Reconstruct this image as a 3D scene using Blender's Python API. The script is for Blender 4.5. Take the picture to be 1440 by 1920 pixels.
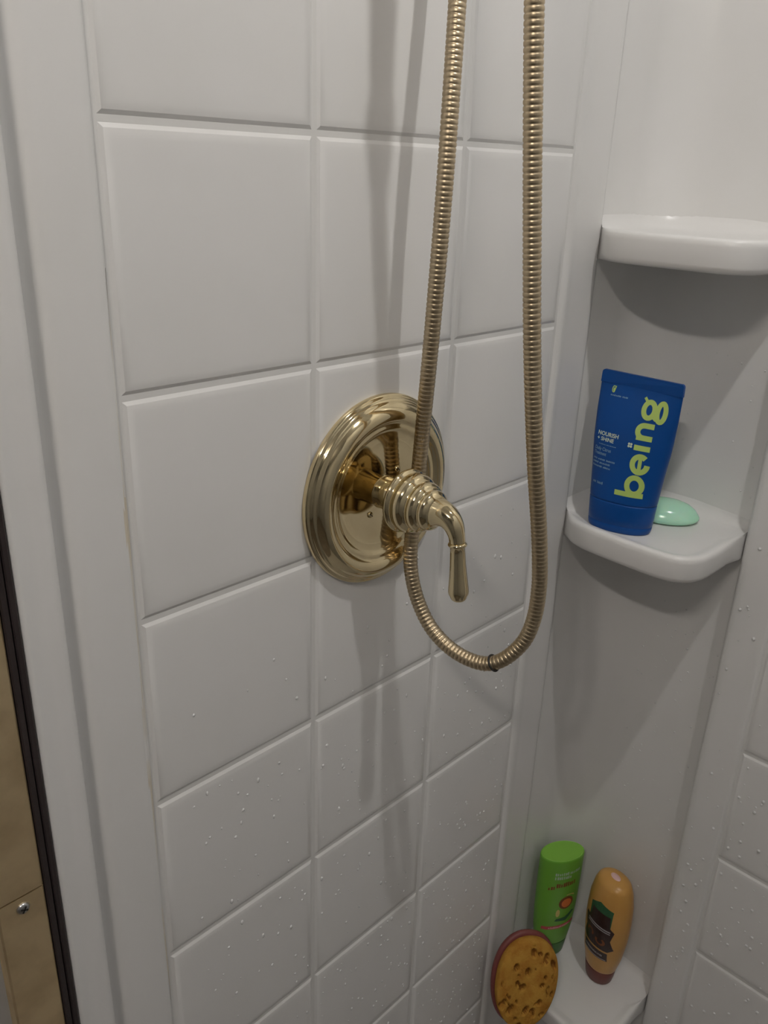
import bpy, bmesh, math, random
from mathutils import Vector, Matrix
random.seed(7)
for o in list(bpy.data.objects): bpy.data.objects.remove(o)
S = bpy.context.scene
C = S.collection
PI = math.pi
T = 0.18            # one wall tile pitch in metres; coordinates below are in tiles
Z0 = 1.58           # height of the first tile row seam above the floor
H = 0.996           # row pitch
def V(x, y, z): return Vector((x*T, y*T, Z0 + z*T))

# ---------------------------------------------------------------- camera
cd = bpy.data.cameras.new('camera'); cam = bpy.data.objects.new('camera', cd); C.objects.link(cam)
cd.sensor_fit = 'HORIZONTAL'; cd.sensor_width = 36; cd.lens = 36*1568.5/1440; cd.clip_start = 0.01
cr = Vector((0.70348658, -0.70994314, 0.03297529)); cdn = Vector((-0.24751892, -0.28823286, -0.92501687)); cf = Vector((0.66621394, 0.64257495, -0.3784923))
M = Matrix((cr, -cdn, -cf)).transposed().to_4x4(); M.translation = V(-1.5485, -2.9377, -0.13406)
cam.matrix_world = M
S.camera = cam
# ---------------------------------------------------------------- world and exposure
w = bpy.data.worlds.new('world'); S.world = w; w.use_nodes = True
w.node_tree.nodes['Background'].inputs[0].default_value = (0.9, 0.93, 1, 1)
w.node_tree.nodes['Background'].inputs[1].default_value = 0.05
vs = S.view_settings; vs.view_transform = 'Standard'; vs.look = 'None'; vs.gamma = 1; vs.use_curve_mapping = False
vs.exposure = 0.0
CEIL_POWER = 1480.0    # emission of the ceiling downlight disc
BULB_POWER = 320.0    # emission of each vanity bulb

# ---------------------------------------------------------------- helpers
def mat(name, col, rough=0.5, metal=0.0, noise=None, bump=0.0, bscale=60, spec=0.5, coat=0.0, trans=0.0, ior=1.45, emit=None, estr=0, sss=0.0):
    m = bpy.data.materials.new(name); m.use_nodes = True
    nt = m.node_tree; b = nt.nodes['Principled BSDF']
    b.inputs['Base Color'].default_value = (*col, 1); b.inputs['Roughness'].default_value = rough
    b.inputs['Metallic'].default_value = metal; b.inputs['Specular IOR Level'].default_value = spec
    b.inputs['Coat Weight'].default_value = coat; b.inputs['Transmission Weight'].default_value = trans; b.inputs['IOR'].default_value = ior
    if sss: b.inputs['Subsurface Weight'].default_value = sss; b.inputs['Subsurface Scale'].default_value = 0.01
    if emit: b.inputs['Emission Color'].default_value = (*emit, 1); b.inputs['Emission Strength'].default_value = estr
    tc = nt.nodes.new('ShaderNodeTexCoord')
    if noise:
        col2, sc, lo, hi = noise
        n = nt.nodes.new('ShaderNodeTexNoise'); n.inputs['Scale'].default_value = sc; n.inputs['Detail'].default_value = 4
        r = nt.nodes.new('ShaderNodeMapRange'); r.inputs[1].default_value = lo; r.inputs[2].default_value = hi
        x = nt.nodes.new('ShaderNodeMix'); x.data_type = 'RGBA'; x.inputs[6].default_value = (*col, 1); x.inputs[7].default_value = (*col2, 1)
        nt.links.new(tc.outputs['Object'], n.inputs['Vector']); nt.links.new(n.outputs['Fac'], r.inputs[0]); nt.links.new(r.outputs[0], x.inputs[0])
        nt.links.new(x.outputs[2], b.inputs['Base Color'])
    if bump:
        n = nt.nodes.new('ShaderNodeTexNoise'); n.inputs['Scale'].default_value = bscale; n.inputs['Detail'].default_value = 3
        bp = nt.nodes.new('ShaderNodeBump'); bp.inputs['Strength'].default_value = bump; bp.inputs['Distance'].default_value = 0.002
        nt.links.new(tc.outputs['Object'], n.inputs['Vector']); nt.links.new(n.outputs['Fac'], bp.inputs['Height']); nt.links.new(bp.outputs[0], b.inputs['Normal'])
    return m
MT = dict(
    plastic=mat('white_acrylic', (0.78, 0.775, 0.765), 0.3, noise=((0.76, 0.755, 0.74), 9, 0.45, 0.75), bump=0.03, bscale=90),
    floorgap=mat('seam_acrylic', (0.74, 0.735, 0.72), 0.4),
    stain=mat('tan_stain', (0.67, 0.61, 0.50), 0.6, noise=((0.77, 0.765, 0.755), 9, 0.40, 0.62)),
    brass=mat('polished_brass', (0.78, 0.66, 0.42), 0.08, 1.0, noise=((0.70, 0.57, 0.34), 40, 0.45, 0.8)),
    hose=mat('brass_hose', (0.54, 0.44, 0.30), 0.38, 1.0),
    gold=mat('anodised_gold', (0.90, 0.73, 0.46), 0.55, 1.0, noise=((0.72, 0.56, 0.33), 30, 0.4, 0.75)),
    gasket=mat('dark_gasket', (0.030, 0.022, 0.022), 0.5),
    steel=mat('screw_steel', (0.55, 0.55, 0.56), 0.3, 1.0),
    black=mat('black_rubber', (0.02, 0.018, 0.016), 0.5),
    blue=mat('blue_plastic', (0.002, 0.062, 0.27), 0.36, noise=((0.002, 0.055, 0.24), 20, 0.4, 0.7), spec=0.35),
    lime=mat('lime_print', (0.46, 0.62, 0.16), 0.45), cream=mat('cream_print', (0.62, 0.70, 0.55), 0.45), pale=mat('pale_print', (0.22, 0.36, 0.48), 0.45),
    soap=mat('mint_soap', (0.50, 0.86, 0.66), 0.18, spec=0.6, sss=0.3),
    green=mat('green_plastic', (0.16, 0.42, 0.045), 0.35), gtop=mat('light_green_plastic', (0.22, 0.50, 0.06), 0.4), gcap=mat('dark_green_cap', (0.05, 0.16, 0.03), 0.4),
    gwhite=mat('silver_print', (0.42, 0.55, 0.42), 0.4), brown=mat('brown_print', (0.22, 0.07, 0.02), 0.5), orange=mat('orange_print', (0.75, 0.20, 0.05), 0.5),
    red=mat('red_print', (0.55, 0.07, 0.09), 0.5), yellowp=mat('yellow_print', (0.65, 0.55, 0.18), 0.5), dgreen=mat('leaf_print', (0.03, 0.12, 0.05), 0.5),
    honey=mat('honey_plastic', (0.62, 0.34, 0.095), 0.3, noise=((0.55, 0.29, 0.07), 14, 0.4, 0.7)), hcap=mat('maroon_cap', (0.16, 0.045, 0.035), 0.4),
    choc=mat('chocolate_print', (0.035, 0.014, 0.012), 0.3), grey=mat('grey_print', (0.42, 0.40, 0.42), 0.4), pink=mat('pale_pink', (0.75, 0.50, 0.48), 0.4),
    sponge=mat('yellow_sponge', (0.50, 0.27, 0.05), 0.95, noise=((0.40, 0.18, 0.03), 55, 0.4, 0.65), bump=0.6, bscale=300, spec=0.1),
    hole=mat('sponge_pore', (0.27, 0.12, 0.025), 1.0, spec=0.05), maroon=mat('maroon_plastic', (0.19, 0.05, 0.045), 0.45), tan=mat('tan_wood', (0.62, 0.33, 0.12), 0.5, noise=((0.5, 0.25, 0.08), 30, 0.4, 0.7)),
    water=mat('water', (0.86, 0.86, 0.86), 0.05, trans=0.12, ior=1.33),
    paint=mat('wall_paint', (0.42, 0.425, 0.43), 0.8, bump=0.05, bscale=200), ceilp=mat('ceiling_paint', (0.6, 0.6, 0.6), 0.9), pan=mat('shower_pan', (0.42, 0.41, 0.40), 0.5), tilefloor=mat('room_floor', (0.14, 0.12, 0.10), 0.5, noise=((0.2, 0.17, 0.14), 6, 0.4, 0.7)),
    wood=mat('dark_vanity', (0.09, 0.05, 0.03), 0.5), nickel=mat('nickel', (0.6, 0.6, 0.6), 0.25, 1.0),
    lamp=mat('ceiling_lamp', (1, 1, 1), 0.5, emit=(1.0, 0.972, 0.942), estr=CEIL_POWER), bulb=mat('bulb', (1, 1, 1), 0.5, emit=(1.0, 0.92, 0.83), estr=BULB_POWER),
)
def obj(name, verts, faces, m, parent=None, smooth=False, scale=T, mats=None, fm=None):
    me = bpy.data.meshes.new(name); me.from_pydata([(v[0]*scale, v[1]*scale, v[2]*scale) for v in verts], [], faces); me.update()
    bm = bmesh.new(); bm.from_mesh(me); bmesh.ops.recalc_face_normals(bm, faces=bm.faces); bm.to_mesh(me); bm.free()
    me.materials.append(MT[m])
    for k in (mats or []): me.materials.append(MT[k])
    if fm:
        for p, k in zip(me.polygons, fm): p.material_index = k
    if smooth: me.polygons.foreach_set('use_smooth', [True]*len(me.polygons))
    o = bpy.data.objects.new(name, me); C.objects.link(o)
    if parent: o.parent = parent
    return o
def at(o, x, y, z): o.location = V(x, y, z); return o
def tag(o, label=None, cat=None, group=None, kind=None):
    if label: o['label'] = label
    if cat: o['category'] = cat
    if group: o['group'] = group
    if kind: o['kind'] = kind
    return o
def thing(name, label, cat, x, y, z, group=None):
    o = bpy.data.objects.new(name, None); o.empty_display_size = 0.02; C.objects.link(o); o.location = V(x, y, z); return tag(o, label, cat, group)
def box(x0, x1, y0, y1, z0, z1):
    v = [(x, y, z) for z in (z0, z1) for y in (y0, y1) for x in (x0, x1)]
    return v, [(0, 2, 3, 1), (4, 5, 7, 6), (0, 1, 5, 4), (2, 6, 7, 3), (0, 4, 6, 2), (1, 3, 7, 5)]
def strip(prof, z0, z1, close=False):
    """vertical extrusion of a plan profile"""
    n = len(prof); v = [(p[0], p[1], z0) for p in prof] + [(p[0], p[1], z1) for p in prof]
    f = [(i, (i+1) % n, n+(i+1) % n, n+i) for i in range(n if close else n-1)]
    if close: f += [tuple(range(n))[::-1], tuple(range(n, 2*n))]
    return v, f
def rings(rs, cap0=True, cap1=True):
    n = len(rs[0]); v = [p for r in rs for p in r]; f = []
    for i in range(len(rs)-1):
        for j in range(n): f.append((i*n+j, i*n+(j+1) % n, (i+1)*n+(j+1) % n, (i+1)*n+j))
    if cap0: f.append(tuple(range(n))[::-1])
    if cap1: f.append(tuple(range((len(rs)-1)*n, len(rs)*n)))
    return v, f
def lathe_y(prof, n=64, cap0=False, cap1=True):
    """profile of (radius, y) turned about the y axis"""
    return rings([[(r*math.cos(2*PI*k/n), y, r*math.sin(2*PI*k/n)) for k in range(n)] for r, y in prof], cap0, cap1)
def sweep(path, rad, n=16, cap=True):
    P = [Vector(p) for p in path]; rs = []; up = None
    for i, p in enumerate(P):
        t = (P[min(i+1, len(P)-1)] - P[max(i-1, 0)]).normalized()
        if up is None:
            up = t.orthogonal().normalized()
        up = (up - t*up.dot(t)).normalized(); s = t.cross(up)
        r = rad[i] if isinstance(rad, (list, tuple)) else rad
        rs.append([tuple(p + (up*math.cos(2*PI*k/n) + s*math.sin(2*PI*k/n))*r) for k in range(n)])
    return rings(rs, cap, cap)
def catmull(pts, step):
    P = [Vector(p) for p in pts]; P = [P[0]*2-P[1]] + P + [P[-1]*2-P[-2]]; dense = []
    for i in range(1, len(P)-2):
        for k in range(40):
            t = k/40; a, b, c, d = P[i-1:i+3]
            dense.append(0.5*((2*b) + (c-a)*t + (2*a-5*b+4*c-d)*t*t + (3*b-a-3*c+d)*t**3))
    dense.append(P[-2]); out = [dense[0]]; acc = 0
    for a, b in zip(dense, dense[1:]):
        L = (b-a).length
        while acc + L >= step:
            f = (step-acc)/L; a = a.lerp(b, f); out.append(a.copy()); L = (b-a).length; acc = 0
        acc += L
    return out

# ---------------------------------------------------------------- the shower walls
ZB, ZT = -8.5, 4.5
wl = at(obj('wall_left', *box(-0.02, 3.39, 0.0, 0.14, ZB, ZT), 'floorgap'), 0, 0.012, 0); tag(wl, kind='structure')
TG = 0.013          # half of the seam between two tiles
def tile_mesh(wx, wz):
    ring = [(0.0, 0.0), (0.016, -0.0082), (0.05, -0.0107), (0.12, -0.012)]
    v = []; f = []
    for d, y in ring: v += [(-wx+d, y, -wz+d), (wx-d, y, -wz+d), (wx-d, y, wz-d), (-wx+d, y, wz-d)]
    for i in range(len(ring)-1):
        for j in range(4): f.append((i*4+j, i*4+(j+1) % 4, i*4+4+(j+1) % 4, i*4+4+j))
    f.append((12, 13, 14, 15)); return v, f
tile0 = obj('tile', *tile_mesh(0.5-TG, H/2-TG), 'plastic', wl, smooth=True)
for p in tile0.data.polygons[:4]: p.use_smooth = False
first = True
def add_tile(parent, cx, cz, rot=0):
    global first
    o = tile0 if first else tile0.copy()
    if not first: C.objects.link(o)
    first = False
    o.parent = parent; o.location = (cx*T, 0, cz*T); o.rotation_euler = (0, 0, rot); return o
for r in range(-4, 8):
    for c in range(3): add_tile(wl, c+0.5, -(r+0.5)*H)
# flange strips that frame the tile field (parts of the wall)
fl = [(-0.006, 0.014), (-0.010, 0.004), (-0.022, -0.002), (-0.05, -0.004), (-0.20, -0.006), (-0.235, -0.002), (-0.26, 0.014), (-0.285, 0.036), (-0.31, 0.05), (-0.40, 0.055)]
obj('flange', *strip(fl, ZB, ZT), 'plastic', wl, smooth=True)
sv = []; sf = []
for k, (z, q) in enumerate(((-0.5, 0), (-1.1, 0.5), (-1.5, 0.9), (-2.1, 0.6), (-2.6, 1), (-3.1, 0.7), (-3.6, 0.8), (-4.3, 0))):
    sv += [(-0.005, 0.0135, z), (-0.005-0.0035*q, 0.0135-0.0105*q, z), (-0.0085-0.013*q, 0.003-0.0056*q, z), (-0.0085-0.0235*q, 0.003-0.0065*q, z)]
    if k: sf += [(4*k-4+j, 4*k-3+j, 4*k+1+j, 4*k+j) for j in range(3)]
st = obj('stain_line', sv, sf, 'stain', wl)
fr = [(3.006, 0.014), (3.016, 0.002), (3.034, -0.008), (3.06, -0.010), (3.09, -0.004), (3.13, -0.001), (3.33, -0.003), (3.365, -0.002), (3.385, 0.004), (3.392, 0.02), (3.392, 0.045)]
obj('flange', *strip(fr, ZB, ZT), 'plastic', wl, smooth=True)
for o in wl.children:
    if o.name.startswith(('flange', 'stain')): o.location = (0, -0.012*T, 0)
# corner column: recessed panel with a rounded inner corner
R_ = 0.34
cp = [(3.30, 0.035), (3.40, 0.03)] + [(3.40+(3.78-3.40)*k/3, 0.03) for k in range(1, 3)] + [(4.12-R_+R_*math.sin(a*PI/2/12), 0.03-R_+R_*math.cos(a*PI/2/12)) for a in range(13)] + [(4.12, -0.6), (4.12, -1.02), (4.105, -1.055), (4.07, -1.07), (3.99, -1.072)]
wc = obj('wall_corner', *strip(cp, ZB, ZT), 'plastic', smooth=True); at(wc, 0, 0, 0); tag(wc, kind='structure')
# right wall
wr = obj('wall_right', *box(-0.0, 0.14, -3.9, -0.25, ZB, ZT), 'floorgap'); at(wr, 3.942, -1.10, 0); tag(wr, kind='structure')
for r in range(-4, 8):
    for c in range(3): add_tile(wr, 0.0, -(r+0.5)*H, -PI/2).location = (0, (-(1.365+c+0.5)+1.10)*T, -(r+0.5)*H*T)
rf = [(0.06, 0.03), (0.02, 0.028), (0.0, 0.018), (-0.012, 0.0), (-0.014, -0.04), (-0.012, -0.15), (-0.014, -0.20), (-0.018, -0.235), (-0.012, -0.25), (0.002, -0.262)]
obj('flange', *strip(rf, ZB, ZT), 'plastic', wr, smooth=True)

# jamb trim and door frame at the left edge
tr = [(-0.325, 0.055), (-0.332, 0.0), (-0.338, -0.03), (-0.35, -0.044), (-0.37, -0.046), (-0.41, -0.036), (-0.45, -0.036), (-0.485, -0.05), (-0.505, -0.052), (-0.512, -0.04), (-0.512, 0.055)]
t1 = at(obj('trim_1', *strip(tr, ZB, ZT), 'plastic', smooth=True), 0, 0, 0); tag(t1, kind='structure')
jb = thing('shower_door_frame', 'gold metal shower door frame beside white jamb, with dark gasket and one screw', 'door frame', -0.68, -0.05, ZB)
SEAM = -3.025
def lz(z): return z-ZB
for a, b in ((ZB, SEAM-0.004), (SEAM+0.004, ZT)):
    pr = [(-0.10, 0.09), (-0.10, 0.008), (-0.092, 0.0), (0.094, 0.0), (0.102, 0.008), (0.102, 0.09)]
    obj('channel', *strip(pr, lz(a), lz(b), True), 'gold', jb)
for x0, x1 in ((0.106, 0.134), (0.138, 0.165)):
    pr = [(x0, 0.09), (x0, 0.004), (x0+0.005, -0.002), (x1-0.005, -0.002), (x1, 0.004), (x1, 0.09)]
    g = obj('gasket', *strip(pr, lz(ZB), lz(ZT), True), 'gasket', jb); g['label'] = 'dark rubber gasket strip'
sc = obj('screw', *lathe_y([(0.028, 0.0), (0.028, -0.004), (0.022, -0.012), (0.012, -0.016), (0.004, -0.017)], 24), 'steel', jb, smooth=True); sc.location = (0.004*T, 0, lz(-3.085)*T); sc['label'] = 'silver round screw head'
for a in (0.5, 0.5+PI/2):
    v, f = box(-0.016, 0.016, -0.0185, -0.012, -0.003, 0.003); s = obj('slot', v, f, 'black', sc); s.rotation_euler = (0, a, 0)

# ---------------------------------------------------------------- the room around the shower
def struct(name, b, m, loc=(0, 0, 0)): return tag(at(obj(name, *box(*b), m), *loc), kind='structure')
ZF, ZC = -8.777, 4.6
struct('floor', (-12, 4.5, -9, 0.5, -0.3, 0), 'tilefloor', (0, 0, ZF))
struct('trim_2', (-0.5, 3.94, -5.1, 0.0, 0, 0.25), 'pan', (0, 0, ZF))
struct('ceiling', (-12, 4.5, -9, 0.5, 0, 0.3), 'ceilp', (0, 0, ZC))
struct('wall_back', (-12, -0.42, 0.0, 0.3, ZF, ZC), 'paint', (0, 0.03, 0))
struct('wall_front', (-12, 4.5, -0.3, 0, ZF, ZC), 'paint', (0, -9, 0))
struct('wall_far', (-0.3, 0, -9, 0.5, ZF, ZC), 'paint', (-12, 0, 0))
struct('wall_stall', (-0.5, 4.3, -0.2, 0, ZF, ZC), 'paint', (0, -5.1, 0))

# ceiling downlight over the stall and the bulb bar of the bathroom
LX, LY = 1.45, -3.15
cl = thing('ceiling_light', 'round ceiling downlight over the shower stall', 'lamp', LX, LY, ZC)
def disc(r, z0, z1, n=32): return rings([[(r*math.cos(2*PI*k/n), r*math.sin(2*PI*k/n), z) for k in range(n)] for z in (z0, z1)])
obj('trim_ring', *rings([[(r*math.cos(2*PI*k/32), r*math.sin(2*PI*k/32), z) for k in range(32)] for r, z in ((0.36, 0), (0.50, 0), (0.50, -0.03), (0.38, -0.05), (0.36, -0.03))], False, False), 'ceilp', cl, smooth=True)
obj('baffle', *disc(0.37, -0.005, -0.012), 'nickel', cl)
obj('lens', *disc(0.09, -0.03, -0.05), 'lamp', cl)
VX, VY, VZ = -5.5, -3.9, 4.3
vl = thing('vanity_light', 'bar of three round bulbs below the ceiling outside the shower', 'lamp', VX, VY, VZ)
bar = obj('bar', *box(-0.25, -0.05, -1.0, 1.0, -0.2, 0.2), 'nickel', vl)
obj('mount', *box(-0.22, -0.08, -0.35, 0.35, 0.2, 0.3), 'nickel', vl)
for k in range(3):
    yy = -0.5+0.5*k
    sk = obj('socket', *rings([[(x, yy+0.12*math.cos(2*PI*j/16), 0.12*math.sin(2*PI*j/16)) for j in range(16)] for x in (-0.05, 0.12)]), 'nickel', vl)
    bmv = bmesh.new(); bmesh.ops.create_uvsphere(bmv, u_segments=16, v_segments=10, radius=0.13)
    obj('bulb', [tuple(v.co+Vector((0.24, yy, 0))) for v in bmv.verts], [[v.index for v in f.verts] for f in bmv.faces], 'bulb', vl, smooth=True); bmv.free()

# ---------------------------------------------------------------- moulded corner shelves
def shelf(label, z):
    P = [(3.392, 0.0), (3.33, -0.05), (3.265, -0.12), (3.228, -0.22), (3.212, -0.36), (3.203, -0.52), (3.198, -0.68), (3.198, -0.80), (3.208, -0.88), (3.235, -0.95), (3.285, -1.005), (3.36, -1.045), (3.46, -1.062), (3.60, -1.066), (3.76, -1.064), (3.87, -1.058), (3.93, -1.062)]
    front = catmull([(p[0], p[1], 0) for p in P], 0.045); front[-1] = Vector((3.925, -1.062, 0))
    back = [Vector((4.06, -1.068, 0)), Vector((4.125, -1.03, 0)), Vector((4.13, -0.6, 0))] + [Vector((4.13-R_+R_*math.sin(a*PI/2/8), 0.04-R_+R_*math.cos(a*PI/2/8), 0)) for a in range(8, -1, -1)] + [Vector((3.5, 0.04, 0)), Vector((3.405, 0.04, 0))]
    n = len(front); rs = []; loop = front+back; m_ = len(loop)
    def inward(i):
        t = (loop[(i+1) % m_]-loop[(i-1) % m_]).normalized(); return Vector((-t.y, t.x, 0))
    # each ring: inset and height of the front lip, inset and height of the cove that runs up the back panel
    for ins, zz, bi, bz_ in ((0.15, -0.016, 0.14, -0.016), (0.13, -0.016, 0.085, -0.008), (0.115, -0.0155, 0.045, 0.016), (0.10, -0.015, 0.018, 0.052), (0.085, -0.014, 0.0, 0.10),
                             (0.055, -0.004, 0, 0.09), (0.03, 0.0, 0, 0.08), (0.012, -0.005, 0, 0.07), (0.002, -0.02, 0, 0.05), (0.0, -0.045, 0, 0.0), (0.006, -0.15, 0, -0.15), (0.014, -0.175, 0, -0.175), (0.034, -0.19, 0, -0.19), (0.07, -0.192, 0, -0.192)):
        r = []
        for i, p in enumerate(loop):
            if i < n:
                q = p + inward(i)*ins*min(1, i/3, (n-1-i)/3); r.append((q.x, q.y, zz))
            else:
                k = i-n; nb = m_-n; e = min(1, (k+0.5)/2.5); q = p + inward(i)*bi*e; r.append((q.x, q.y, zz+(bz_-zz)*e))
        rs.append(r)
    v, f = rings(rs, False, False)
    cx, cy = 3.72, -0.5; N = len(rs[0])
    for k, zz in ((0, -0.016), (len(rs)-1, -0.192)):
        v.append((cx, cy, zz)); f += [(k*N+j, k*N+(j+1) % N, len(v)-1) for j in range(N)]
    o = obj('corner_shelf', [(a-cx, b-cy, c) for a, b, c in v], f, 'plastic', smooth=True); at(o, cx, cy, z)
    m = o.modifiers.new('edge', 'EDGE_SPLIT'); m.split_angle = math.radians(50)
    return tag(o, label, 'shelf', 'moulded corner shelves')
Z_TOP, Z_MID, Z_LOW = -0.425, -2.35, -6.82
shelf('empty top white corner shelf at the upper right', Z_TOP)
shelf('middle white corner shelf holding the blue tube and mint soap', Z_MID)
shelf('lowest white corner shelf holding the green and honey bottles', Z_LOW)

# ---------------------------------------------------------------- brass valve trim
vx, vz = 1.435, -1.715
vt = thing('shower_valve', 'polished brass round shower valve plate with lever handle on tiled wall', 'faucet', vx, -0.0005, vz)
prof = [(0.520, 0.0), (0.523, -0.012), (0.520, -0.028), (0.512, -0.034), (0.504, -0.034), (0.500, -0.040), (0.496, -0.050), (0.487, -0.056), (0.480, -0.057), (0.474, -0.064), (0.462, -0.079), (0.444, -0.092), (0.424, -0.096), (0.402, -0.092), (0.386, -0.082), (0.376, -0.072), (0.368, -0.070), (0.358, -0.072), (0.346, -0.070), (0.336, -0.062), (0.322, -0.057), (0.25, -0.055), (0.15, -0.054), (0.085, -0.054)]
pl = obj('escutcheon_plate', *lathe_y(prof, 96), 'brass', vt, smooth=True)
for sx, sz in ((0.095, 0.11), (-0.10, -0.105)):
    s = obj('screw', *lathe_y([(0.017, -0.053), (0.017, -0.058), (0.013, -0.063), (0.004, -0.065)], 20), 'brass', pl, smooth=True); s.location = (sx*T, 0, sz*T)
    q = obj('slot', *box(-0.013, 0.013, -0.0665, -0.060, -0.002, 0.002), 'black', s); q.rotation_euler = (0, 0.7, 0)
obj('stem', *lathe_y([(0.092, -0.053), (0.088, -0.06), (0.088, -0.20), (0.08, -0.21)], 48), 'brass', vt, smooth=True)
hd = [(0.085, -0.195), (0.135, -0.198), (0.155, -0.206), (0.162, -0.218), (0.156, -0.230), (0.146, -0.234), (0.142, -0.238), (0.148, -0.250), (0.150, -0.270), (0.146, -0.292), (0.136, -0.308), (0.124, -0.316), (0.118, -0.320), (0.124, -0.330), (0.125, -0.348), (0.118, -0.366), (0.106, -0.376), (0.096, -0.380), (0.101, -0.390), (0.100, -0.404), (0.093, -0.418), (0.080, -0.428), (0.074, -0.434)]
hd = [(r*1.06, y) for r, y in hd]
kb = obj('handle_hub', *lathe_y(hd, 64, True, True), 'brass', vt, smooth=True)
lp = catmull([(0, -0.415, 0.0), (0, -0.46, 0.004), (0, -0.505, -0.006), (0, -0.54, -0.034), (0, -0.562, -0.075), (0, -0.574, -0.125)], 0.008)
nl = len(lp); lr = [0.080-0.039*min(1, (i/(nl-1))*1.15)**0.9 for i in range(nl)]
obj('lever_neck', *sweep(lp, lr, 24), 'brass', vt, smooth=True)
d = Vector((0, -0.036, -0.322)).normalized(); p0 = Vector((0, -0.573, -0.118))
lv = [(0.0, 0.040), (0.004, 0.047), (0.012, 0.049), (0.018, 0.045), (0.022, 0.038), (0.05, 0.038), (0.12, 0.041), (0.19, 0.0465), (0.24, 0.0515), (0.262, 0.053), (0.274, 0.0515), (0.288, 0.044), (0.296, 0.042), (0.304, 0.038), (0.312, 0.028), (0.316, 0.012)]
obj('lever', *sweep([p0+d*a for a, r in lv], [r for a, r in lv], 24), 'brass', vt, smooth=True)

# ---------------------------------------------------------------- hose
HX = [(1.62, -0.21, 1.00), (1.60, -0.23, 0.78), (1.576, -0.25, 0.543), (1.541, -0.275, 0.174), (1.525, -0.28, -0.218), (1.526, -0.26, -0.694), (1.545, -0.225, -1.062), (1.580, -0.172, -1.443), (1.594, -0.142, -1.752), (1.563, -0.15, -2.057), (1.555, -0.18, -2.223), (1.567, -0.235, -2.372), (1.576, -0.335, -2.492), (1.589, -0.485, -2.563), (1.621, -0.64, -2.578), (1.658, -0.75, -2.526), (1.72, -0.83, -2.407), (1.746, -0.865, -2.258), (1.737, -0.88, -2.064), (1.708, -0.88, -1.876), (1.682, -0.87, -1.699), (1.616, -0.85, -1.335), (1.551, -0.82, -0.835), (1.506, -0.785, -0.281), (1.464, -0.76, 0.21), (1.439, -0.75, 0.479), (1.41, -0.745, 0.75), (1.40, -0.74, 0.95)]
hs = thing('shower_hose', 'ribbed brass shower hose hanging in a long loop past the valve', 'hose', 1.5, -0.5, -2.56)
off = Vector((1.5, -0.5, -2.56)); PITCH = 0.0226
line = catmull([Vector(p)-off for p in HX], PITCH/6)
pat = [0.0362, 0.0393, 0.0400, 0.0401, 0.0400, 0.0393]
obj('hose_tube', *sweep(line, [pat[i % 6] for i in range(len(line))], 18), 'hose', hs, smooth=True)
def along(a, b, prof, name, m='brass', parent=hs, n=28):
    a = Vector(a)-off; b = Vector(b)-off; dd = (b-a).normalized()
    return obj(name, *sweep([a+dd*t for t, r in prof], [r for t, r in prof], n), m, parent, smooth=True)
nut = [(0, 0.042), (0.01, 0.052), (0.05, 0.055), (0.12, 0.064), (0.13, 0.07), (0.20, 0.07), (0.21, 0.06)]
along((1.62, -0.21, 0.98), (1.62, -0.21, 1.2), nut, 'coupling_nut'); along((1.40, -0.74, 0.93), (1.40, -0.72, 1.15), nut, 'coupling_nut')
along((1.62, -0.21, 1.17), (1.62, -0.21, 1.4), [(0, 0.05), (0.16, 0.055), (0.22, 0.06), (0.24, 0.03)], 'outlet_elbow')
along((1.62, -0.22, 1.32), (1.62, -0.02, 1.32), [(0, 0.045), (0.10, 0.05), (0.17, 0.10), (0.20, 0.13), (0.213, 0.13)], 'wall_flange')
along((1.40, -0.72, 1.13), (1.39, -0.64, 1.9), [(0, 0.05), (0.1, 0.06), (0.5, 0.075), (0.62, 0.08), (0.66, 0.05)], 'hand_shower_grip')
# thin dark ring round the hose
k = min(range(len(line)), key=lambda i: (line[i]+off-Vector((1.644, -0.71, -2.552))).length)
rp = line[k]+off; rt = (line[k+3]-line[k-3]).normalized(); ru = rt.orthogonal().normalized(); rw = rt.cross(ru)
ring = []
for i in range(28):
    a = 2*PI*i/28; c = (ru*math.cos(a)+rw*math.sin(a)); ring.append([tuple(c*(0.0432+0.0058*math.cos(2*PI*j/8)) + rt*0.0058*math.sin(2*PI*j/8) + rt*0.006*math.sin(a)) for j in range(8)])
v = [p for r in ring for p in r]; f = [(i*8+j, i*8+(j+1) % 8, ((i+1) % 28)*8+(j+1) % 8, ((i+1) % 28)*8+j) for i in range(28) for j in range(8)]
rb = at(obj('rubber_ring', v, f, 'black', smooth=True), rp.x, rp.y, rp.z); tag(rb, 'thin black ring looped round the bottom of the brass hose', 'ring')

# ---------------------------------------------------------------- printing helpers: flat shapes in (s, t) mapped on a front surface
class Print:
    def __init__(self, surf): self.surf = surf; self.lift = 0.0015
    def add(self, name, polys, m, parent, lift=None, sub=0.03):
        bm = bmesh.new()
        for p in polys:
            vs_ = [bm.verts.new((a, b, 0)) for a, b in p]
            try: bm.faces.new(vs_)
            except ValueError: pass
        bmesh.ops.triangulate(bm, faces=[f for f in bm.faces if len(f.verts) > 4])
        for _ in range(3):
            e = [e for e in bm.edges if e.calc_length() > sub]
            if not e: break
            bmesh.ops.subdivide_edges(bm, edges=e, cuts=1); bmesh.ops.triangulate(bm, faces=[f for f in bm.faces if len(f.verts) > 4])
        bm.verts.index_update()
        vv = [self.surf(v.co.x, v.co.y, lift or self.lift) for v in bm.verts]; ff = [[v.index for v in f.verts] for f in bm.faces]; bm.free()
        return obj(name, vv, ff, m, parent)
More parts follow.
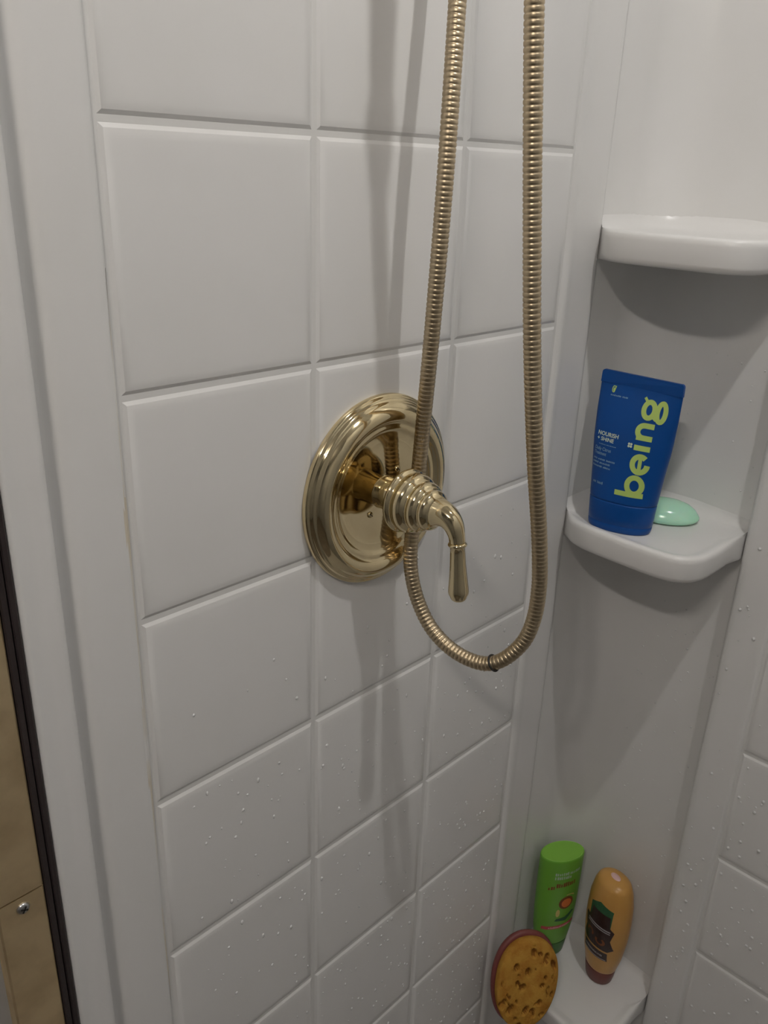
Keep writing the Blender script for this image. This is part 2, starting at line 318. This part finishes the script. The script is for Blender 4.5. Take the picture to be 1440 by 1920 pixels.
def ribbon(pts, hw, closed=False):
    P = [Vector((a, b, 0)) for a, b in pts]; n = len(P); L = []; Rr = []
    for i in range(n):
        a = P[(i-1) % n] if closed else P[max(i-1, 0)]; b = P[(i+1) % n] if closed else P[min(i+1, n-1)]
        t = (b-a).normalized(); q = Vector((-t.y, t.x, 0))*hw; L.append(P[i]+q); Rr.append(P[i]-q)
    return [[(L[i].x, L[i].y), (L[(i+1) % n].x, L[(i+1) % n].y), (Rr[(i+1) % n].x, Rr[(i+1) % n].y), (Rr[i].x, Rr[i].y)] for i in range(n if closed else n-1)]
def arc(cs, ct, rs_, rt_, a0, a1, n=24): return [(cs+rs_*math.cos(math.radians(a0+(a1-a0)*i/n)), ct+rt_*math.sin(math.radians(a0+(a1-a0)*i/n))) for i in range(n+1)]
def blob(cs, ct, rs_, rt_, n=18): return [arc(cs, ct, rs_, rt_, 0, 360, n)[:-1]]
def words(s0, t0, lens, h, gap=0.008, slope=0.0, step=0.011):
    """unreadable fine print: rows of small letter-sized ticks"""
    out = []; s = s0
    for L in lens:
        e = s+L
        while s < e:
            ww = step*random.uniform(0.5, 0.8); hh = h*random.uniform(0.7, 1.0); t = t0+(s-s0)*slope
            out.append([(s, t), (s+ww, t+ww*slope), (s+ww, t+hh+ww*slope), (s, t+hh)]); s += step
        s += gap
    return out
def letters(txt, s0, t0, h, width=None, bold=0.0):
    cu = bpy.data.curves.new('txt', 'FONT'); cu.body = txt; cu.size = 1; cu.resolution_u = 3; cu.offset = bold
    o = bpy.data.objects.new('txt', cu); C.objects.link(o); dg = bpy.context.evaluated_depsgraph_get(); me = bpy.data.meshes.new_from_object(o.evaluated_get(dg))
    xs = [v.co.x for v in me.vertices]; x0, x1 = min(xs), max(xs); cap = 0.70; ky = h/cap; kx = (width/(x1-x0)) if width else ky
    out = [[(s0+(me.vertices[i].co.x-x0)*kx, t0+me.vertices[i].co.y*ky) for i in p.vertices] for p in me.polygons]
    bpy.data.objects.remove(o); bpy.data.meshes.remove(me); return out

# ---------------------------------------------------------------- blue squeeze tube
tb = thing('squeeze_tube', 'blue squeeze tube with lime lettering standing on the middle shelf', 'tube', 3.425, -0.402, Z_MID-0.0135)
tb.rotation_euler = (0, 0, math.radians(-75))      # local +x = printed face's right, local -y faces the camera
def lerp(tab, t):
    for (a, x), (b, y) in zip(tab, tab[1:]):
        if t <= b: return x+(y-x)*max(0, (t-a)/(b-a))
    return tab[-1][1]
TA = [(0, 0.215), (0.22, 0.230), (0.4, 0.246), (0.6, 0.270), (0.8, 0.284), (0.96, 0.290), (1.02, 0.290)]
def twist(p):
    a = math.radians(-15)*p[2]; return (p[0]*math.cos(a)-p[1]*math.sin(a), p[0]*math.sin(a)+p[1]*math.cos(a), p[2])
TBd = [(0, 0.128), (0.22, 0.132), (0.4, 0.118), (0.6, 0.092), (0.8, 0.052), (0.93, 0.017), (0.965, 0.010), (1.02, 0.010)]
def tsec(t, k=1.0, n=48):
    a, b = lerp(TA, t)*k, lerp(TBd, t)*k; lean = 0.02*t
    return [twist((a*math.copysign(abs(math.cos(2*PI*i/n))**0.9, math.cos(2*PI*i/n)), b*math.copysign(abs(math.sin(2*PI*i/n))**0.9, math.sin(2*PI*i/n))+lean, t)) for i in range(n)]
def tsurf(s, t, lift):
    a, b = lerp(TA, t), lerp(TBd, t); q = min(0.995, abs(s)/a); c = q**(1/0.9); y = b*max(0.0, 1-c*c)**0.45
    return twist((s, -(y+lift)+0.02*t, t))
obj('cap', *rings([tsec(0.0, 0.96), tsec(0.012, 0.99), tsec(0.03), tsec(0.045), tsec(0.048, 0.985), tsec(0.054, 0.985), tsec(0.057, 1.0), tsec(0.1), tsec(0.15), tsec(0.198), tsec(0.205, 0.985)]), 'blue', tb, smooth=True)
ts = [0.2, 0.209, 0.215]+[0.22+0.02*i for i in range(38)]
bd = obj('tube_body', *rings([tsec(0.2, 0.97), tsec(0.209, 0.975), tsec(0.213, 0.998)]+[tsec(t) for t in ts[3:]]+[tsec(0.985)], True, False), 'blue', tb, smooth=True)
cw = lerp(TA, 1.0)
crr = []
for z, wx_ in ((0.968, cw), (1.035, cw), (1.044, cw-0.004), (1.05, cw-0.014)):
    crr.append([twist(p) for p in ((-wx_, 0.009, z), (wx_, 0.009, z), (wx_, 0.031, z), (-wx_, 0.031, z))])
obj('crimped_end', *rings(crr), 'blue', tb)
pt = Print(tsurf); BL = 0.155
P = []
hw = 0.0175
P += ribbon([(-0.03, 0.288), (BL, 0.288)], hw)                                     # b
P += ribbon(arc(0.093, 0.352, 0.0475, 0.055, 0, 360)[:-1], hw, True)
P += ribbon(arc(0.106, 0.498, 0.0475, 0.053, 48, 360), hw) + ribbon([(0.106, 0.448), (0.106, 0.552)], 0.012)    # e : opens at the far lower side
P += ribbon([(0.05, 0.605), (BL, 0.605)], hw)                                      # i
P += ribbon([(0.05, 0.672), (BL, 0.672)], hw)                                      # n
P += ribbon([(0.10, 0.672)]+arc(0.095, 0.712, 0.042, 0.040, 270, 90, 14)[1:]+[(BL, 0.752)], hw)
P += ribbon(arc(0.096, 0.852, 0.036, 0.050, 0, 360)[:-1], 0.0165, True)            # g
P += ribbon(arc(0.178, 0.848, 0.026, 0.060, 0, 360)[:-1], 0.0155, True)
P += ribbon([(0.13, 0.815), (0.15, 0.800), (0.165, 0.800)], 0.012)
P += ribbon([(0.078, 0.895), (0.05, 0.925)], 0.009)
pt.add('lettering', P, 'lime', bd)['label'] = 'large lime lettering reading being'
D = []
for a in range(4): D += blob(0.022+0.011*math.cos(PI/4+a*PI/2), 0.612+0.011*math.sin(PI/4+a*PI/2), 0.008, 0.008, 8)
pt.add('lettering_dot', D, 'cream', bd)
pt.add('small_print', letters('NOURISH', -0.222, 0.632, 0.026, 0.155, 0.02) + letters('+ SHINE', -0.222, 0.598, 0.024, 0.128, 0.02), 'cream', bd)
pt.add('small_print', letters('Daily Citrus', -0.226, 0.533, 0.022, 0.125, 0.01) + letters('Treatment', -0.226, 0.503, 0.022, 0.095, 0.01), 'pale', bd)
pt.add('small_print', words(-0.20, 0.572, [0.13], 0.006) + words(-0.226, 0.468, [0.03, 0.05, 0.06], 0.012, step=0.008) + words(-0.226, 0.444, [0.045, 0.08], 0.012, step=0.008) + words(-0.226, 0.420, [0.08, 0.05], 0.012, step=0.008) + words(-0.20, 0.31, [0.02, 0.045], 0.018, step=0.009) + words(-0.195, 0.892, [0.08, 0.035], 0.010, step=0.008), 'pale', bd)['kind'] = 'stuff'
pt.add('small_emblem', ribbon(arc(-0.182, 0.935, 0.011, 0.020, 60, 300, 10), 0.003) + ribbon([(-0.178, 0.916), (-0.170, 0.956)], 0.004) + blob(-0.182, 0.934, 0.004, 0.012, 10), 'lime', bd)

# ---------------------------------------------------------------- soap
n = 40; rs = []
for k, zz in ((0.80, 0.0), (0.93, 0.010), (1.0, 0.028), (0.995, 0.040), (0.96, 0.054), (0.86, 0.085), (0.70, 0.112), (0.5, 0.130), (0.28, 0.139), (0.1, 0.142)):
    rs.append([(0.235*k*math.cos(2*PI*i/n), 0.16*k*math.sin(2*PI*i/n), zz) for i in range(n)])
so = at(obj('soap_bar', *rings(rs), 'soap', smooth=True), 3.815, -0.535, Z_MID-0.0135); so.rotation_euler = (0, 0, math.atan2(-0.90, 0.43))
tag(so, 'mint green oval soap bar lying behind the blue tube', 'soap')

# ---------------------------------------------------------------- green bottle, upside down on its cap
gb = thing('green_bottle', 'tall flat green hair product bottle standing behind the sponge', 'bottle', 3.75, -0.17, Z_LOW-0.0135)
gb.rotation_euler = (0, 0, math.atan2(-0.49, 0.87))
GA = [(0, 0.135), (0.04, 0.145), (0.16, 0.162), (0.3, 0.186), (0.5, 0.200), (0.8, 0.207), (1.3, 0.207)]
GS = 1.1
def gsec(t, k=1.0, n=44):
    a = lerp(GA, t)*k; b = a*0.6
    return [(a*math.cos(2*PI*i/n), b*math.sin(2*PI*i/n), t*GS) for i in range(n)]
def gsurf(s, t, lift):
    s = (s-0.02)*1.4; a = lerp(GA, t); q = min(0.99, abs(s)/a); return (s, -(a*0.6*math.sqrt(1-q*q)+lift), t*GS)
obj('cap', *rings([gsec(0, 0.97), gsec(0.01), gsec(0.14), gsec(0.15, 0.98)]), 'gcap', gb, smooth=True)
gbd = obj('bottle_body', *rings([gsec(0.15, 0.96), gsec(0.158)]+[gsec(0.17+0.05*i) for i in range(18)]+[gsec(1.055), gsec(1.066, 0.985), gsec(1.07, 0.96)], True, False), 'green', gb, smooth=True)
obj('bottle_base', *rings([[(x, y, z+0.0) for x, y, z in gsec(1.07, 0.96)], gsec(1.071, 0.94), gsec(1.068, 0.90)], False, True), 'gtop', gb)
gp = Print(gsurf); gp.add('printing', words(-0.055, 0.925, [0.085, 0.075], 0.030, 0.006, 0.05, 0.013) + words(-0.055, 0.885, [0.10], 0.032, 0.006, 0.05, 0.014), 'gwhite', gbd)
gp.add('printing', words(-0.085, 0.770, [0.04], 0.036, 0.006, 0.35, 0.014) + words(-0.04, 0.800, [0.13], 0.046, 0.004, 0.12, 0.015), 'brown', gbd)
gp.add('fruit_print', blob(0.045, 0.625, 0.052, 0.068, 20), 'brown', gbd, 0.0012); gp.add('fruit_print', blob(0.047, 0.622, 0.036, 0.046, 18), 'orange', gbd, 0.0026)
gp.add('fruit_print', blob(-0.005, 0.52, 0.014, 0.042, 12), 'yellowp', gbd, 0.002); gp.add('fruit_print', ribbon(arc(0.06, 0.68, 0.04, 0.03, 20, 120, 8), 0.005), 'yellowp', gbd, 0.002)
gp.add('leaf_print', [[(-0.02, 0.43), (0.06, 0.42), (0.12, 0.50), (0.10, 0.515), (0.05, 0.465), (-0.01, 0.455)]], 'dgreen', gbd)
gp.add('banner_print', [[(-0.09, 0.33), (0.13, 0.36), (0.13, 0.395), (-0.09, 0.365)]], 'red', gbd); gp.add('banner_print', words(-0.05, 0.344, [0.15], 0.018, 0.004, 0.13, 0.010), 'pink', gbd, 0.003)

# ---------------------------------------------------------------- honey bottle with maroon cap
hb = thing('honey_bottle', 'golden brown rounded bottle with dark label and maroon cap on the lowest shelf', 'bottle', 3.86, -0.640, Z_LOW-0.0135)
hb.rotation_euler = (0, 0, math.atan2(-0.94, -0.35))
HS = 1.07
HA = [(0, 0.125), (0.15, 0.152), (0.3, 0.188), (0.5, 0.214), (0.7, 0.220), (0.85, 0.210), (0.97, 0.185), (1.03, 0.16), (1.06, 0.125), (1.075, 0.05)]
HB = [(0, 0.112), (0.15, 0.128), (0.3, 0.150), (0.6, 0.166), (0.85, 0.162), (0.97, 0.146), (1.03, 0.126), (1.06, 0.095), (1.075, 0.04)]
def hsec(t, k=1.0, n=44):
    a, b = lerp(HA, t)*k, lerp(HB, t)*k
    return [(a*math.cos(2*PI*i/n), b*math.sin(2*PI*i/n), t*HS) for i in range(n)]
def hsurf(s, t, lift):
    a, b = lerp(HA, t), lerp(HB, t); s = s*1.2+0.035; t += 0.07; a, b = lerp(HA, t), lerp(HB, t); q = min(0.99, abs(s)/a); return (s, -(b*math.sqrt(1-q*q)+lift), t*HS)
obj('cap', *rings([hsec(0, 0.96), hsec(0.012), hsec(0.07), hsec(0.135), hsec(0.145, 0.97)]), 'hcap', hb, smooth=True)
hbd = obj('bottle_body', *rings([hsec(0.145, 0.95), hsec(0.153, 0.99)]+[hsec(0.17+0.04*i) for i in range(21)]+[hsec(t) for t in (0.995, 1.015, 1.03, 1.045, 1.06, 1.07, 1.075)]), 'honey', hb, smooth=True)
hp = Print(hsurf)
hp.add('label_print', [[(-0.085, 0.77), (0.0, 0.83), (0.10, 0.80), (0.10, 0.62), (-0.085, 0.62)]], 'dgreen', hbd, 0.0012); hp.add('label_print', [[(-0.08, 0.60), (0.10, 0.60), (0.09, 0.74), (-0.06, 0.74)]], 'choc', hbd, 0.002)
hp.add('label_badge', [[(-0.115, 0.63), (-0.125, 0.60), (-0.10, 0.50), (-0.12, 0.40), (-0.09, 0.37), (0.10, 0.37), (0.13, 0.41), (0.11, 0.50), (0.125, 0.60), (0.10, 0.635)]], 'choc', hbd, 0.003)
hp.add('label_band', [[(-0.10, 0.26), (0.10, 0.26), (0.10, 0.35), (-0.10, 0.35)]], 'choc', hbd, 0.002)
for q_ in ([[(-0.085, 0.590), (0.105, 0.590), (0.105, 0.602), (-0.085, 0.602)], [(-0.085, 0.570), (0.105, 0.570), (0.105, 0.580), (-0.085, 0.580)], [(-0.095, 0.268), (0.095, 0.268), (0.095, 0.275), (-0.095, 0.275)]]): hp.add('label_line', [q_], 'grey', hbd, 0.0045)
hp.add('label_lettering', ribbon(arc(-0.045, 0.485, 0.026, 0.032, 200, -40, 14), 0.008) + ribbon(arc(0.045, 0.455, 0.030, 0.032, 150, 420, 16), 0.009), 'brown', hbd, 0.0045)
hp.add('label_lettering', words(-0.085, 0.300, [0.16], 0.020, 0.004, 0, 0.010), 'grey', hbd, 0.0032)
sp_ = obj('end_spot', *rings([[(0.055*k*math.cos(2*PI*i/20), 0.034*k*math.sin(2*PI*i/20), z) for i in range(20)] for k, z in ((1.05, 1.066*HS), (0.9, 1.0775*HS), (0.1, 1.0785*HS))]), 'pink', hb, smooth=True); sp_['label'] = 'pale pink spot on the bottle end'  # low pale pink oval on the rounded bottle end

# ---------------------------------------------------------------- bath brush with a sponge head, standing in the corner on its handle
bx, by, bz = 3.08, -0.335, -6.50
br = thing('bath_brush', 'long-handled bath brush with yellow oval sponge head and maroon back', 'brush', bx, by, bz)
fwd = Vector((-0.52, -0.80, 0.36)).normalized(); rgt = Vector((0,0,1)).cross(fwd).normalized()*1.0; upv = fwd.cross(rgt).normalized()
roll = math.radians(-12); R2 = rgt*math.cos(roll)+upv*math.sin(roll); U2 = -rgt*math.sin(roll)+upv*math.cos(roll)
def fr_(a, b, c): return tuple(R2*a+U2*b+fwd*c)
SA, SBh = 0.272, 0.385
def egg(k, c, n=56, ex=2.15):
    out = []
    for i in range(n):
        a = 2*PI*i/n; ca, sa = math.cos(a), math.sin(a)
        out.append((SA*k*math.copysign(abs(ca)**(2/ex), ca)*(1+0.05*sa), SBh*k*math.copysign(abs(sa)**(2/ex), sa), c))
    return out
def base_of(L): return [[fr_(*p) for p in r] for r in L]
pores = []
while len(pores) < 34:
    a, b = random.uniform(-0.9, 0.9), random.uniform(-0.92, 0.92)
    if a*a+b*b > 0.82: continue
    rr = random.choice((0.006, 0.008, 0.012, 0.015, 0.019, 0.022)); p = (a*SA, b*SBh, rr, rr*random.uniform(1.0, 2.3), random.uniform(-0.6, 0.9))
    if all((p[0]-q[0])**2+(p[1]-q[1])**2 > (q[3]+p[3])**2*0.8 for q in pores): pores.append(p)
# sponge: dense dome with pores pressed into it
NR, NA = 46, 120; vv = []; ff = []
def poreness(x, y):
    m = 0
    for a, b, ra, rb_, th in pores:
        dx, dy = x-a, y-b; u = dx*math.cos(th)+dy*math.sin(th); w_ = -dx*math.sin(th)+dy*math.cos(th)
        q = (u/ra)**2+(w_/rb_)**2
        if q < 1.6: m = max(m, 1-q/1.6)
    return m
def unit(i, ex=2.15):
    a = 2*PI*i/NA; ca, sa = math.cos(a), math.sin(a); return (SA*math.copysign(abs(ca)**(2/ex), ca)*(1+0.05*sa), SBh*math.copysign(abs(sa)**(2/ex), sa))
un = [unit(i) for i in range(NA)]; pm = []
for r in range(1, NR+1):
    k = r/NR
    for i in range(NA):
        x, y = un[i][0]*k, un[i][1]*k; m = poreness(x, y); z = 0.075+0.045*math.sqrt(max(0, 1-k**4)) - 0.05*min(1, m*1.8)
        vv.append(fr_(x, y, z)); pm.append(m)
vv.append(fr_(0, 0, 0.12)); cidx = len(vv)-1; pm.append(0)
for i in range(NA): vv.append(fr_(un[i][0]*1.0, un[i][1]*1.0, 0.03)); pm.append(0)
for i in range(NA): vv.append(fr_(un[i][0]*0.95, un[i][1]*0.95, 0.0)); pm.append(0)
for r in range(NR-1):
    for i in range(NA): ff.append((r*NA+i, r*NA+(i+1) % NA, (r+1)*NA+(i+1) % NA, (r+1)*NA+i))
for i in range(NA): ff.append((cidx, (i+1) % NA, i))
b0 = cidx+1
for i in range(NA): ff.append(((NR-1)*NA+i, (NR-1)*NA+(i+1) % NA, b0+(i+1) % NA, b0+i)); ff.append((b0+i, b0+(i+1) % NA, b0+NA+(i+1) % NA, b0+NA+i))
fm = [1 if sum(pm[i] for i in f)/len(f) > 0.3 else 0 for f in ff]
obj('sponge_pad', vv, ff, 'sponge', br, smooth=True, mats=['hole'], fm=fm)
L = [egg(0.98, 0.0), egg(1.04, -0.008), egg(1.06, -0.03), egg(1.03, -0.055), egg(0.9, -0.075), egg(0.6, -0.09), egg(0.2, -0.095)]
obj('brush_back', *rings(base_of(L)), 'maroon', br, smooth=True)
hp0 = Vector(fr_(0, -0.28, -0.03)); hend = Vector((3.02, -0.42, -8.527))-Vector((bx, by, bz))
hl = catmull([hp0, hp0.lerp(hend, 0.15)+Vector((0, 0, 0.01)), hp0.lerp(hend, 0.5), hend], 0.06)
obj('handle', *sweep(hl, [0.075-0.035*min(1, i/8) for i in range(len(hl))], 20), 'tan', br, smooth=True)

# ---------------------------------------------------------------- water droplets on the walls
def drops(name, label, pts, nrm):
    bm = bmesh.new(); nrm = Vector(nrm); o0 = Vector(pts[0][:3])
    bs = bmesh.new(); bmesh.ops.create_icosphere(bs, subdivisions=1, radius=1); bvs = [v.co.copy() for v in bs.verts]; bfs = [[v.index for v in f.verts] for f in bs.faces]; bs.free()
    vv = []; ff = []
    for x, y, z, r, el in pts:
        c = Vector((x, y, z))-o0; b = len(vv)
        for q in bvs:
            w_ = Vector((q.x, q.y, q.z*el))*r; w_ = w_ - nrm*w_.dot(nrm)*0.45; vv.append(tuple(c+w_))
        ff += [[b+i for i in f] for f in bfs]
    o = obj(name, vv, ff, 'water', smooth=True); at(o, *o0); return tag(o, label, 'droplets', kind='stuff')
pts = []
while len(pts) < 620:
    x = random.uniform(0.2, 2.98); z = random.uniform(-7.2, -1.9)
    if random.random() > min(1, max(0.0, (-1.9-z)/1.8)) * (0.35+0.65*x/3): continue
    if (x-vx)**2+(z-vz)**2 < 0.56**2 or min(x % 1, 1-x % 1) < 0.05 or min((-z/H) % 1, 1-(-z/H) % 1) < 0.05: continue
    pts.append((x, -0.0005, z, random.choice((0.005, 0.006, 0.008, 0.010)), random.choice((1, 1, 1.2, 1.8))))
drops('water_droplets', 'scattered water droplets on the white tiled wall below the valve', pts, (0, -1, 0))
pts = []
while len(pts) < 260:
    y = random.uniform(-2.4, -1.12); z = random.uniform(-7, -2.4)
    if -1.41 < y < -1.33 or ((-z/H) % 1 < 0.05 or (-z/H) % 1 > 0.95) or (y < -1.3 and min((-y-1.365) % 1, 1-(-y-1.365) % 1) < 0.06): continue
    pts.append((3.9265, y, z, random.choice((0.006, 0.008, 0.010, 0.013)), random.choice((1, 1, 1.3))))
drops('water_droplets', 'scattered water droplets on the right-hand white tiled wall', pts, (-1, 0, 0))
pts = [(4.119, random.uniform(-1.0, -0.35), random.uniform(-6.2, -3.1), random.choice((0.005, 0.006, 0.008)), 1) for _ in range(90)] + [(4.119, random.uniform(-1.0, -0.4), random.uniform(-2.2, -1.2), random.choice((0.005, 0.007)), 1) for _ in range(22)]
drops('water_droplets', 'water droplets on the recessed corner panel below the middle shelf', pts, (-1, 0, 0))
